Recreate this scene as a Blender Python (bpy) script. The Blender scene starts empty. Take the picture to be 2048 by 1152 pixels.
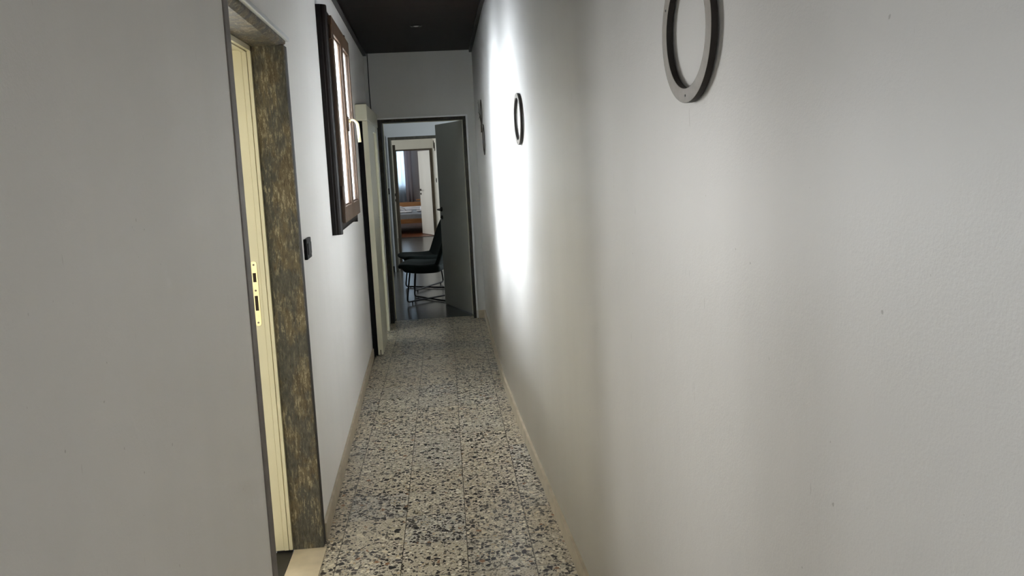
import bpy, bmesh, math, random
from mathutils import Vector, Matrix
random.seed(7)
S = bpy.context.scene
COL = S.collection
PI = math.pi

# ------------------------------------------------------------------ helpers
def link(name, bm, mat, parent=None, smooth=False, bevel=0.0, seg=2):
    me = bpy.data.meshes.new(name)
    bmesh.ops.recalc_face_normals(bm, faces=bm.faces[:])
    bm.to_mesh(me); bm.free()
    if smooth:
        for p in me.polygons: p.use_smooth = True
    mats = mat if isinstance(mat, (list, tuple)) else [mat]
    for m in mats: me.materials.append(m)
    o = bpy.data.objects.new(name, me); COL.objects.link(o)
    if parent is not None: o.parent = parent
    if bevel > 0:
        b = o.modifiers.new('bevel', 'BEVEL'); b.width = bevel; b.segments = seg
        b.limit_method = 'ANGLE'; b.angle_limit = math.radians(40)
    return o

def tag(o, label=None, cat=None, group=None, kind=None):
    if label: o['label'] = label
    if cat: o['category'] = cat
    if group: o['group'] = group
    if kind: o['kind'] = kind
    return o

def empty(name, loc, rz=0.0, **kw):
    o = bpy.data.objects.new(name, None); COL.objects.link(o)
    o.location = loc; o.rotation_euler = (0, 0, rz); o.empty_display_size = .05
    return tag(o, **kw)

def box(bm, x0, x1, y0, y1, z0, z1, mi=0):
    v = [bm.verts.new(p) for p in ((x0,y0,z0),(x1,y0,z0),(x1,y1,z0),(x0,y1,z0),(x0,y0,z1),(x1,y0,z1),(x1,y1,z1),(x0,y1,z1))]
    for f in ((0,3,2,1),(4,5,6,7),(0,1,5,4),(1,2,6,5),(2,3,7,6),(3,0,4,7)):
        fc = bm.faces.new([v[i] for i in f]); fc.material_index = mi

def boxes(*bs):
    bm = bmesh.new()
    for b in bs: box(bm, *b)
    return bm

def prism(bm, pts, z0, z1, mi=0):
    """vertical prism over an xy outline"""
    a = [bm.verts.new((x, y, z0)) for x, y in pts]; b = [bm.verts.new((x, y, z1)) for x, y in pts]
    n = len(pts)
    bm.faces.new(a[::-1]).material_index = mi; bm.faces.new(b).material_index = mi
    for i in range(n):
        bm.faces.new((a[i], a[(i+1) % n], b[(i+1) % n], b[i])).material_index = mi

def extrude_profile(bm, prof, p0, p1, ax, ay):
    """profile points (a,b) placed along axes ax,ay, swept from p0 to p1"""
    p0, p1, ax, ay = map(Vector, (p0, p1, ax, ay))
    A = [bm.verts.new(p0 + ax*a + ay*b) for a, b in prof]; B = [bm.verts.new(p1 + ax*a + ay*b) for a, b in prof]
    n = len(prof)
    bm.faces.new(A[::-1]); bm.faces.new(B)
    for i in range(n): bm.faces.new((A[i], A[(i+1) % n], B[(i+1) % n], B[i]))

def roundpath(pts, r=.03, n=5):
    pts = [Vector(p) for p in pts]; out = [pts[0]]
    for i in range(1, len(pts)-1):
        a, b, c = pts[i-1], pts[i], pts[i+1]
        rr = min(r, (a-b).length*.45, (c-b).length*.45)
        s = b + (a-b).normalized()*rr; e = b + (c-b).normalized()*rr
        for k in range(n+1):
            t = k/n; out.append(s*(1-t)**2 + b*2*t*(1-t) + e*t*t)
    out.append(pts[-1]); return out

def tube(bm, pts, r, n=10, radii=None):
    pts = [Vector(p) for p in pts]; rings = []
    up = Vector((.13, .27, .95)).normalized(); prev = None
    for i, p in enumerate(pts):
        d = (pts[min(i+1, len(pts)-1)] - pts[max(i-1, 0)]).normalized()
        if prev is None:
            a = d.cross(up)
            if a.length < .05: a = d.cross(Vector((1, 0, 0)))
            a.normalize()
        else:
            a = (prev - d*prev.dot(d)).normalized()
        prev = a; b = d.cross(a); rr = radii[i] if radii else r
        rings.append([bm.verts.new(p + a*math.cos(2*PI*k/n)*rr + b*math.sin(2*PI*k/n)*rr) for k in range(n)])
    for i in range(len(rings)-1):
        for k in range(n):
            bm.faces.new((rings[i][k], rings[i][(k+1) % n], rings[i+1][(k+1) % n], rings[i+1][k]))
    bm.faces.new(rings[0][::-1]); bm.faces.new(rings[-1])

def cyl(bm, c, axis, r, h, n=24, r2=None):
    c = Vector(c); axis = Vector(axis).normalized(); r2 = r if r2 is None else r2
    t = axis.cross(Vector((0, 0, 1)));
    if t.length < .1: t = axis.cross(Vector((1, 0, 0)))
    t.normalize(); u = axis.cross(t)
    A = [bm.verts.new(c + (t*math.cos(2*PI*k/n) + u*math.sin(2*PI*k/n))*r) for k in range(n)]
    B = [bm.verts.new(c + axis*h + (t*math.cos(2*PI*k/n) + u*math.sin(2*PI*k/n))*r2) for k in range(n)]
    bm.faces.new(A[::-1]); bm.faces.new(B)
    for k in range(n): bm.faces.new((A[k], A[(k+1) % n], B[(k+1) % n], B[k]))

def copy_tree(o, parent=None):
    c = o.copy(); COL.objects.link(c)
    if parent is not None: c.parent = parent
    for ch in [k for k in bpy.data.objects if k.parent == o and k != c]:
        copy_tree(ch, c)
    return c

# ------------------------------------------------------------------ materials
def srgb(r, g, b):
    f = lambda c: (c/255/12.92) if c/255 <= .04045 else ((c/255+.055)/1.055)**2.4
    return (f(r), f(g), f(b), 1)

class NT:
    def __init__(s, name):
        s.m = bpy.data.materials.new(name); s.m.use_nodes = True
        s.t = s.m.node_tree; s.t.nodes.clear()
        s.out = s.n('ShaderNodeOutputMaterial'); s.b = s.n('ShaderNodeBsdfPrincipled')
        s.l(s.b.outputs[0], s.out.inputs[0])
    def n(s, t, **kw):
        nd = s.t.nodes.new(t)
        for k, v in kw.items(): setattr(nd, k, v)
        return nd
    def l(s, a, b): s.t.links.new(a, b)
    def set(s, nd, key, v):
        if hasattr(v, 'is_output'): s.l(v, nd.inputs[key])
        else: nd.inputs[key].default_value = v
    def coord(s, scale=(1, 1, 1)):
        tc = s.n('ShaderNodeTexCoord'); mp = s.n('ShaderNodeMapping'); s.l(tc.outputs['Object'], mp.inputs[0])
        mp.inputs['Scale'].default_value = scale
        return mp.outputs[0]
    def noise(s, vec, scale, detail=4, rough=.55, dist=0):
        nd = s.n('ShaderNodeTexNoise'); s.l(vec, nd.inputs['Vector'])
        nd.inputs['Scale'].default_value = scale; nd.inputs['Detail'].default_value = detail
        nd.inputs['Roughness'].default_value = rough; nd.inputs['Distortion'].default_value = dist
        return nd.outputs['Fac'], nd.outputs['Color']
    def math(s, op, a, b=0.0, c=0.0):
        nd = s.n('ShaderNodeMath', operation=op); s.set(nd, 0, a); s.set(nd, 1, b); s.set(nd, 2, c)
        return nd.outputs[0]
    def vmath(s, op, a, b):
        nd = s.n('ShaderNodeVectorMath', operation=op); s.set(nd, 0, a); s.set(nd, 1, b)
        return nd.outputs[0]
    def ramp(s, fac, stops, interp='LINEAR'):
        nd = s.n('ShaderNodeValToRGB'); s.l(fac, nd.inputs[0]); cr = nd.color_ramp; cr.interpolation = interp
        while len(cr.elements) < len(stops): cr.elements.new(.5)
        for e, (p, c) in zip(cr.elements, stops):
            e.position = p; e.color = c if len(c) == 4 else (*c, 1)
        return nd.outputs[0]
    def mix(s, fac, a, b, mode='MIX'):
        nd = s.n('ShaderNodeMix', data_type='RGBA', blend_type=mode)
        s.set(nd, 0, fac); s.set(nd, 6, a); s.set(nd, 7, b)
        return nd.outputs[2]
    def bump(s, h, strength=.3, dist=.01):
        nd = s.n('ShaderNodeBump'); s.l(h, nd.inputs['Height']); nd.inputs['Strength'].default_value = strength
        nd.inputs['Distance'].default_value = dist
        s.l(nd.outputs[0], s.b.inputs['Normal'])
    def col(s, c): s.set(s.b, 'Base Color', c)
    def rough(s, r): s.set(s.b, 'Roughness', r)

def plain(name, rgb, rough=.5, metal=0.0, var=.12, scale=(1, 1, 1), nscale=30, bump=0.0):
    m = NT(name); c = srgb(*rgb); f, _ = m.noise(m.coord(scale), nscale)
    d = tuple(x*(1-var) for x in c[:3]) + (1,); e = tuple(min(1, x*(1+var)) for x in c[:3]) + (1,)
    m.col(m.ramp(f, [(.3, d), (.7, e)])); m.rough(rough); m.b.inputs['Metallic'].default_value = metal
    if bump: m.bump(f, bump, .003)
    return m.m

def dull(m, v):
    m.node_tree.nodes['Principled BSDF'].inputs['Specular IOR Level'].default_value = v; return m

def plaster(name, rgb, specks=True, grain=.25):
    m = NT(name); v = m.coord(); c = srgb(*rgb)
    patch, _ = m.noise(m.coord((1, 1, .25)), 2.2, 3)
    fine, _ = m.noise(v, 260, 3, .6)
    mid, _ = m.noise(v, 22, 5, .6)
    sp, _ = m.noise(v, 75, 1, .5)
    d = tuple(x*.95 for x in c[:3]) + (1,)
    base = m.ramp(patch, [(.35, d), (.65, c)])
    if specks:
        k = m.ramp(sp, [(.80, (0, 0, 0)), (.84, (1, 1, 1))])
        base = m.mix(m.math('MULTIPLY', k, .35), base, srgb(120, 112, 100))
        # sparse vertical scratches
        sc, _ = m.noise(m.coord((1, 60, 7)), 1.6, 2, .5)
        k2 = m.ramp(sc, [(.76, (0, 0, 0)), (.78, (1, 1, 1))])
        base = m.mix(m.math('MULTIPLY', k2, .22), base, srgb(150, 143, 132))
    m.col(base); m.rough(.55)
    h = m.math('ADD', m.math('MULTIPLY', mid, .8), m.math('MULTIPLY', fine, grain))
    h = m.math('ADD', h, m.math('MULTIPLY', patch, 2.2))
    m.bump(h, .35, .004)
    return m.m

def terrazzo():
    m = NT('terrazzo_tiles')
    tc = m.n('ShaderNodeTexCoord'); sep = m.n('ShaderNodeSeparateXYZ'); m.l(tc.outputs['Object'], sep.inputs[0])
    T = .25
    u = m.math('DIVIDE', m.math('ADD', sep.outputs[0], .4935 + 10), T)
    w = m.math('DIVIDE', m.math('ADD', sep.outputs[1], 10 - 2.732 + .0), T)
    iu, iw = m.math('FLOOR', u), m.math('FLOOR', w)
    cmb = m.n('ShaderNodeCombineXYZ'); m.l(iu, cmb.inputs[0]); m.l(iw, cmb.inputs[1])
    wn = m.n('ShaderNodeTexWhiteNoise', noise_dimensions='2D'); m.l(cmb.outputs[0], wn.inputs['Vector'])
    off = m.vmath('SCALE', wn.outputs['Color'], (0, 0, 0)); off.node.inputs['Scale'].default_value = 7.0
    P = m.vmath('ADD', tc.outputs['Object'], off)
    _, nc = m.noise(P, 45, 2, .6)
    wob = m.vmath('SCALE', m.vmath('SUBTRACT', nc, (.5, .5, .5)), (0, 0, 0)); wob.node.inputs['Scale'].default_value = .007
    P = m.vmath('ADD', P, wob)
    tile = wn.outputs['Value']
    f, _ = m.noise(P, 60, 6, .7)
    base = m.mix(tile, m.ramp(f, [(.3, srgb(180, 177, 170)), (.7, srgb(222, 219, 210))]),
                 m.ramp(f, [(.3, srgb(176, 165, 146)), (.7, srgb(212, 202, 182))]))
    def chips(scale, edge, keep, stops, base, mod=None):
        a = m.n('ShaderNodeTexVoronoi', feature='F1', voronoi_dimensions='3D'); m.l(P, a.inputs['Vector']); a.inputs['Scale'].default_value = scale
        b = m.n('ShaderNodeTexVoronoi', feature='DISTANCE_TO_EDGE', voronoi_dimensions='3D'); m.l(P, b.inputs['Vector']); b.inputs['Scale'].default_value = scale
        sp = m.n('ShaderNodeSeparateColor'); m.l(a.outputs['Color'], sp.inputs[0])
        thr = m.math('ADD', m.math('MULTIPLY', sp.outputs[2], edge*.9), edge*.6)
        inside = m.math('GREATER_THAN', b.outputs['Distance'], thr)
        kk = m.math('ADD', keep, m.math('MULTIPLY', m.math('SUBTRACT', tile, .5), mod or 0))
        sel = m.math('LESS_THAN', sp.outputs[0], kk)
        c = m.ramp(sp.outputs[1], stops, 'CONSTANT')
        return m.mix(m.math('MULTIPLY', inside, sel), base, c)
    base = chips(140, .10, .55, [(0, srgb(150, 144, 132)), (.3, srgb(216, 211, 200)), (.55, srgb(120, 112, 100)), (.75, srgb(190, 178, 155)), (.9, srgb(92, 86, 80))], base)
    base = chips(88, .09, .42, [(0, srgb(56, 51, 48)), (.25, srgb(236, 231, 218)), (.42, srgb(96, 88, 80)), (.62, srgb(36, 33, 34)), (.8, srgb(186, 168, 140)), (.92, srgb(140, 134, 126))], base, -.3)
    base = chips(50, .10, .26, [(0, srgb(32, 29, 31)), (.35, srgb(88, 80, 74)), (.5, srgb(224, 216, 198)), (.66, srgb(46, 41, 42)), (.85, srgb(150, 112, 84)), (.9, srgb(84, 80, 84))], base, -.25)
    fu, fw = m.math('FRACT', u), m.math('FRACT', w)
    eu = m.math('MINIMUM', fu, m.math('SUBTRACT', 1, fu)); ew = m.math('MINIMUM', fw, m.math('SUBTRACT', 1, fw))
    j = m.math('MAXIMUM', m.math('LESS_THAN', eu, .0066), m.math('LESS_THAN', ew, .0052))
    base = m.mix(m.math('MULTIPLY', j, .85), base, srgb(52, 44, 34))
    tint = m.ramp(tile, [(0, (.80, .78, .74)), (.3, (.95, .90, .80)), (.6, (.86, .80, .70)), (.8, (.95, .93, .88)), (1, (.85, .84, .82))])
    base = m.mix(1.0, base, tint, 'MULTIPLY')
    m.col(base)
    g, _ = m.noise(tc.outputs['Object'], 9, 4)
    m.rough(m.math('ADD', m.math('MULTIPLY', g, .16), .22))
    m.b.inputs['Specular IOR Level'].default_value = .45
    m.bump(m.math('MULTIPLY', j, -1), .3, .002)
    return m.m

def peeled(name, dark=1.0):
    """old stone/timber reveal with flaking layers of paint"""
    m = NT(name); s = m.coord((1, 1, .22)); v = m.coord()
    a, _ = m.noise(s, 13, 8, .72, .6); b, _ = m.noise(s, 110, 7, .85, .2); c, _ = m.noise(m.coord((1, 1, .55)), 11, 5, .65)
    g, _ = m.noise(m.coord((1, 1, .14)), 150, 5, .75)
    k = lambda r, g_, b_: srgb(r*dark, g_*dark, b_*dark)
    base = m.ramp(a, [(.30, k(52, 45, 35)), (.42, k(92, 80, 60)), (.52, k(108, 96, 74)), (.60, k(80, 78, 70)), (.72, k(74, 75, 73))])
    base = m.mix(m.ramp(c, [(.45, (0, 0, 0)), (.55, (.92, .92, .92))]), base, m.ramp(b, [(.35, k(56, 56, 53)), (.6, k(92, 89, 80))]))
    base = m.mix(m.ramp(b, [(.535, (0, 0, 0)), (.57, (1, 1, 1))]), base, m.ramp(c, [(.42, k(164, 153, 128)), (.58, k(104, 98, 84))]))
    base = m.mix(m.ramp(g, [(.56, (0, 0, 0)), (.62, (.85, .85, .85))]), base, k(58, 46, 32))
    m.col(base); m.rough(.7)
    m.bump(m.math('ADD', b, m.math('MULTIPLY', g, .6)), .7, .004)
    return m.m

def wood(name, c1, c2, scale=(1, 1, 1), rough=.4, ns=9):
    m = NT(name); a, _ = m.noise(m.coord(scale), ns, 6, .65, .4); b, _ = m.noise(m.coord(scale), ns*6, 3, .6)
    base = m.ramp(a, [(.3, srgb(*c1)), (.7, srgb(*c2))])
    base = m.mix(m.math('MULTIPLY', b, .35), base, srgb(*c1))
    m.col(base); m.rough(rough); m.bump(b, .15, .002)
    return m.m

def boards(name, c1, c2, axis=1, width=.13, rough=.35):
    m = NT(name); tc = m.n('ShaderNodeTexCoord'); sep = m.n('ShaderNodeSeparateXYZ'); m.l(tc.outputs['Object'], sep.inputs[0])
    u = m.math('DIVIDE', m.math('ADD', sep.outputs[axis], 20), width); iu = m.math('FLOOR', u); fu = m.math('FRACT', u)
    wn = m.n('ShaderNodeTexWhiteNoise', noise_dimensions='1D'); m.l(iu, wn.inputs['W'])
    sc = (2.5, 30, 30) if axis == 1 else (30, 2.5, 30)
    a, _ = m.noise(m.coord(sc), 1.3, 5, .6)
    base = m.ramp(a, [(.3, srgb(*c1)), (.7, srgb(*c2))])
    base = m.mix(m.math('MULTIPLY', wn.outputs['Value'], .45), base, srgb(*[x*.6 for x in c1]))
    j = m.math('LESS_THAN', m.math('MINIMUM', fu, m.math('SUBTRACT', 1, fu)), .02)
    base = m.mix(j, base, srgb(6, 5, 4)); m.col(base); m.rough(rough)
    m.bump(m.math('MULTIPLY', j, -1), .4, .004)
    return m.m

def greytile(name, c1, c2, T=.33, rough=.22):
    m = NT(name); tc = m.n('ShaderNodeTexCoord'); sep = m.n('ShaderNodeSeparateXYZ'); m.l(tc.outputs['Object'], sep.inputs[0])
    u = m.math('DIVIDE', m.math('ADD', sep.outputs[0], 10.1), T); w = m.math('DIVIDE', m.math('ADD', sep.outputs[1], 10), T)
    cmb = m.n('ShaderNodeCombineXYZ'); m.l(m.math('FLOOR', u), cmb.inputs[0]); m.l(m.math('FLOOR', w), cmb.inputs[1])
    wn = m.n('ShaderNodeTexWhiteNoise', noise_dimensions='2D'); m.l(cmb.outputs[0], wn.inputs['Vector'])
    a, _ = m.noise(m.coord((1, 6, 1)), 6, 5, .6)
    base = m.ramp(a, [(.3, srgb(*c1)), (.7, srgb(*c2))])
    base = m.mix(m.math('MULTIPLY', wn.outputs['Value'], .25), base, srgb(*[x*.8 for x in c1]))
    fu, fw = m.math('FRACT', u), m.math('FRACT', w)
    e = m.math('MINIMUM', m.math('MINIMUM', fu, m.math('SUBTRACT', 1, fu)), m.math('MINIMUM', fw, m.math('SUBTRACT', 1, fw)))
    j = m.math('LESS_THAN', e, .006)
    m.col(m.mix(m.math('MULTIPLY', j, .5), base, srgb(50, 48, 44))); m.rough(rough)
    return m.m

def glass(name):
    m = NT(name); m.t.nodes.remove(m.b)
    tr = m.n('ShaderNodeBsdfTransparent'); gl = m.n('ShaderNodeBsdfGlossy'); gl.inputs['Roughness'].default_value = .02
    fr = m.n('ShaderNodeFresnel'); fr.inputs[0].default_value = 1.45
    tr.inputs[0].default_value = (.97, .98, .98, 1)
    ge = m.n('ShaderNodeNewGeometry'); front = m.math('SUBTRACT', 1.0, ge.outputs['Backfacing'])
    mx = m.n('ShaderNodeMixShader'); m.l(m.math('MULTIPLY', fr.outputs[0], front), mx.inputs[0]); m.l(tr.outputs[0], mx.inputs[1]); m.l(gl.outputs[0], mx.inputs[2])
    m.l(mx.outputs[0], m.out.inputs[0]); return m.m

def sheer(name, rgb, trans):
    m = NT(name); t = m.n('ShaderNodeBsdfTranslucent'); t.inputs[0].default_value = srgb(*rgb)
    m.col(srgb(*rgb)); m.rough(.9)
    f, _ = m.noise(m.coord((30, 30, 1)), 3, 2)
    mx = m.n('ShaderNodeMixShader'); mx.inputs[0].default_value = trans
    m.l(m.b.outputs[0], mx.inputs[1]); m.l(t.outputs[0], mx.inputs[2]); m.l(mx.outputs[0], m.out.inputs[0]); return m.m

M = {}
M['wall'] = plaster('white_plaster', (242, 240, 237))
M['wall2'] = plaster('white_plaster_room', (226, 228, 228), specks=False)
M['wallcream'] = plaster('cream_plaster_hall', (222, 219, 208), specks=False)
M['wallgrey'] = plaster('grey_plaster_bedroom', (196, 190, 188), specks=False)
M['wallside'] = plaster('greige_plaster_side_room', (205, 201, 194), specks=False)
M['wallend'] = plaster('shade_greyed_plaster_end', (204, 204, 201), specks=False)  # white end wall greyed, so part of its shade sits in the colour
M['wallbouncecut'] = plaster('bounce_cut_plaster', (110, 112, 104), specks=False)  # dark tone given to unseen chair-room walls to cut bounced light
M['terrazzo'] = terrazzo()
M['peel'] = peeled('peeled_stone_paint')
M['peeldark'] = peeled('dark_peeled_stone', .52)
M['peelgrey'] = plain('grey_brown_stone', (84, 81, 71), .7, var=.35, nscale=18, scale=(1, 1, .3), bump=.4)
M['peelbrown'] = plain('dark_brown_stone', (74, 64, 50), .6, var=.4, nscale=20, scale=(1, 1, .3), bump=.4)
M['cream'] = plain('cream_lacquer', (214, 206, 178), .35, var=.03, nscale=4)
M['cream2'] = plain('pale_olive_lacquer', (214, 210, 186), .3, var=.03, nscale=4)
M['whitedoor'] = plain('white_lacquer_door', (224, 222, 214), .3, var=.02, nscale=3)
M['brass'] = plain('satin_brass', (236, 220, 176), .3, .55, var=.04)
M['darkhole'] = plain('dark_recess', (40, 27, 14), .8)
M['marble'] = plain('beige_marble', (206, 190, 162), .35, var=.10, nscale=12, bump=.05)
M['basebd'] = plain('beige_stone_skirting', (182, 170, 148), .4, var=.16, nscale=14, scale=(1, 1, 1))
M['blackstone'] = plain('dark_slate_strip', (34, 31, 28), .5, var=.3)
M['ceil'] = boards('dark_stained_boards', (12, 8, 6), (30, 19, 14), 1, .128, .5)
dull(M['ceil'], .12)
M['ceilwhite'] = plain('white_ceiling_paint', (230, 230, 228), .7, var=.02)
M['darkwood'] = wood('dark_walnut_paint', (10, 7, 6), (30, 20, 16), (3, 3, .4), .38)
dull(M['darkwood'], .2)
M['brownwood'] = wood('brown_sash_wood', (62, 45, 33), (100, 74, 50), (4, 4, .35), .4)
M['cutwood'] = wood('dark_sash_front_wood', (56, 40, 32), (84, 62, 50), (4, 4, .35), .4)
M['glass'] = glass('window_glass')
def frosted(name, amt):
    m = NT(name); m.t.nodes.remove(m.b)
    tr = m.n('ShaderNodeBsdfTransparent'); tl = m.n('ShaderNodeBsdfTranslucent'); tl.inputs[0].default_value = (.92, .95, .96, 1)
    mx = m.n('ShaderNodeMixShader'); mx.inputs[0].default_value = amt; m.l(tr.outputs[0], mx.inputs[1]); m.l(tl.outputs[0], mx.inputs[2])
    gl = m.n('ShaderNodeBsdfGlossy'); gl.inputs['Roughness'].default_value = .15
    m2 = m.n('ShaderNodeMixShader'); m2.inputs[0].default_value = .05; m.l(mx.outputs[0], m2.inputs[1]); m.l(gl.outputs[0], m2.inputs[2])
    m.l(m2.outputs[0], m.out.inputs[0]); return m.m
M['frost'] = frosted('frosted_glass', .25)
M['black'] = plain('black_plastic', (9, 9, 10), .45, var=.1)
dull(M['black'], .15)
M['switchgrey'] = plain('smoky_switch_rocker', (34, 35, 38), .4, var=.1)
M['ring'] = plain('grey_brown_wood_ring', (122, 112, 100), .55, var=.16, nscale=40, scale=(1, 1, 1), bump=.15)
M['ringedge'] = plain('dark_ring_edge', (38, 32, 28), .6, var=.2)  # ring rims and nails, darker than the front face
M['greytile'] = greytile('grey_stone_tile', (78, 77, 75), (104, 101, 96))
M['woodfloor'] = boards('red_brown_floor_boards', (92, 50, 28), (132, 76, 44), 0, .11, .35)
M['green'] = plain('dark_green_velvet', (14, 28, 24), .9, var=.3, nscale=8)
M['blackmetal'] = plain('black_steel_rod', (14, 14, 15), .35, .3)
M['pine'] = wood('warm_pine', (140, 94, 54), (172, 124, 76), (.5, 6, 6), .45)
M['cover'] = plain('grey_bedspread', (150, 156, 164), .9, var=.10, nscale=10, bump=.3)
M['towel'] = plain('white_terry_towel', (232, 232, 236), .95, var=.03, nscale=90, bump=.3)
M['curtain'] = sheer('grey_linen_curtain', (190, 184, 188), .5)
M['sheer'] = sheer('pale_blue_sheer', (214, 224, 232), .75)
M['whiteframe'] = plain('white_window_paint', (226, 228, 230), .4, var=.02)
M['chrome'] = plain('dark_bronze_handle', (40, 34, 28), .3, .6)
M['cable'] = plain('dark_grey_cable', (44, 44, 42), .5)
M['twig'] = plain('dry_twig', (60, 54, 40), .8, var=.3)
M['lens'] = plain('pale_lamp_lens', (190, 190, 185), .3, var=.02)

# ------------------------------------------------------------------ wall lines
def XL(y): return -.565 - .024*(y-3)
RP = [(-3.2, .642), (-1, .55), (0, .51), (1, .47), (1.8, .438), (2.6, .410), (3.3, .383), (3.9, .360), (4.4, .344), (5.2, .324), (6, .324), (6.8, .326), (7.6, .328)]
def XR(y):
    for i in range(len(RP)-1):
        if y <= RP[i+1][0] or i == len(RP)-2:
            p = [RP[max(0, min(len(RP)-1, k))] for k in (i-1, i, i+1, i+2)]
            t = (y-p[1][0])/(p[2][0]-p[1][0])
            if i == 0 or i == len(RP)-2: return p[1][1]*(1-t)+p[2][1]*t
            h = p[2][0]-p[1][0]
            m1 = (p[2][1]-p[0][1])/(p[2][0]-p[0][0])*h; m2 = (p[3][1]-p[1][1])/(p[3][0]-p[1][0])*h
            return (2*t**3-3*t*t+1)*p[1][1]+(t**3-2*t*t+t)*m1+(-2*t**3+3*t*t)*p[2][1]+(t**3-t*t)*m2
YE = 7.43; ZC = 2.53; WT = .28

# ------------------------------------------------------------------ corridor shell
def segwall(bm, y0, y1, z0, z1, t=WT):
    prism(bm, [(XL(y0), y0), (XL(y1), y1), (XL(y1)-t, y1), (XL(y0)-t, y0)], z0, z1)
bm = bmesh.new()
segwall(bm, -3.2, 2.145, 0, ZC); segwall(bm, 2.145, 3.07, 1.982, ZC); segwall(bm, 3.07, 4.19, 0, ZC)
segwall(bm, 4.19, 5.10, 0, 1.20); segwall(bm, 4.19, 5.10, 2.27, ZC); segwall(bm, 5.10, 6.60, 0, ZC)
segwall(bm, 6.60, 7.12, 1.80, ZC); segwall(bm, 7.12, 7.45, 0, ZC)
tag(link('wall_left', bm, M['wall']), 'white plastered left corridor wall with the doorway, casement window and sliding door', 'wall', kind='structure')

bm = bmesh.new(); ys = [-3.2 + i*(7.45+3.2)/70 for i in range(71)]; rows = []
for y in ys: rows.append([bm.verts.new((XR(y), y, 0)), bm.verts.new((XR(y), y, ZC)), bm.verts.new((XR(y)+.25, y, ZC)), bm.verts.new((XR(y)+.25, y, 0))])
for a, b in zip(rows, rows[1:]):
    for k in range(4): bm.faces.new((a[k], a[(k+1) % 4], b[(k+1) % 4], b[k]))
bm.faces.new(rows[0]); bm.faces.new(rows[-1][::-1])
o = link('wall_right', bm, M['wall'])
for p in o.data.polygons: p.use_smooth = abs(p.normal.x) > .8
tag(o, 'long white plastered right corridor wall, gently bowed, carrying the rings', 'wall', kind='structure')

# end wall with doorway
DX0, DX1 = -.585, .238
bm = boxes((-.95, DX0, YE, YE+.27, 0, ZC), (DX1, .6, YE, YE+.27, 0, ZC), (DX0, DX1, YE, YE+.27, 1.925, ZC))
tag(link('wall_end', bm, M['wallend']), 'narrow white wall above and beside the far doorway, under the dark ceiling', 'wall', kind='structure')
bm = boxes((-.78, -.12, -3.35, -3.2, 0, ZC), (.38, .75, -3.35, -3.2, 0, ZC), (-.12, .38, -3.35, -3.2, 0, .9), (-.12, .38, -3.35, -3.2, 2.1, ZC))
tag(link('wall_back', bm, M['wall']), 'white wall closing the corridor behind the viewer', 'wall', kind='structure')

bm = boxes((-.62, .7, -3.2, 7.557, -.06, 0))
tag(link('floor', bm, M['terrazzo']), 'polished terrazzo tile floor of the corridor', 'floor', kind='structure')
bm = boxes((-.95, .75, -.85, YE+.02, ZC, ZC+.08), (-.95, .75, -3.2, -2.65, ZC, ZC+.08), (-.95, -.35, -2.65, -.85, ZC, ZC+.08), (.3, .75, -2.65, -.85, ZC, ZC+.08))
tag(link('ceiling', bm, M['ceil']), 'dark stained board ceiling over the corridor', 'ceiling', kind='structure')
rw = empty('fill_window_8', (-.025, -1.75, ZC+.02), label='white framed roof window added for fill light in the ceiling, unseen behind the viewer', cat='window', kind='structure')  # unseen roof window added to brighten the near corridor
fr = link('window_frame', boxes((-.325, -.285, -.9, .9, 0, .05), (.285, .325, -.9, .9, 0, .05), (-.285, .285, -.9, -.86, 0, .05), (-.285, .285, .86, .9, 0, .05)), M['whiteframe'], rw)
link('glass_pane', boxes((-.285, .285, -.86, .86, .02, .025)), M['glass'], fr)
# crown mouldings
bm = bmesh.new()
prism(bm, [(XL(-3.2), -3.2), (XL(-3.2)+.03, -3.2), (XL(YE)+.03, YE), (XL(YE), YE)], ZC-.022, ZC)
tag(link('trim_1', bm, M['darkwood']), 'dark wooden ceiling moulding along the left wall', 'trim', kind='structure')
bm = bmesh.new(); pts = [(XR(y), y) for y in ys if y < YE] + [(XR(YE), YE)]
prism(bm, pts + [(x-.025, y) for x, y in reversed(pts)], ZC-.022, ZC)
tag(link('trim_2', bm, M['darkwood']), 'dark wooden ceiling moulding along the right wall', 'trim', kind='structure')
# baseboards
bm = bmesh.new()
for a, b in ((-3.2, 2.135), (3.08, 6.12), (7.14, YE)):
    prism(bm, [(XL(a), a), (XL(a)+.013, a), (XL(b)+.013, b), (XL(b), b)], 0, .073)
tag(link('baseboard_left', bm, M['basebd'], bevel=.002), 'beige stone skirting along the left wall', 'baseboard', kind='structure')
bm = bmesh.new(); pts = [(XR(y), y) for y in ys if y < YE] + [(XR(YE), YE)]
prism(bm, pts + [(x-.012, y) for x, y in reversed(pts)], 0, .073)
tag(link('baseboard_right', bm, M['basebd']), 'beige stone skirting along the right wall', 'baseboard', kind='structure')
bm = boxes((.258, .318, YE-.012, YE, 0, .075))
tag(link('baseboard_end', bm, M['basebd']), 'short beige skirting right of the far doorway', 'baseboard', kind='structure')

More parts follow.
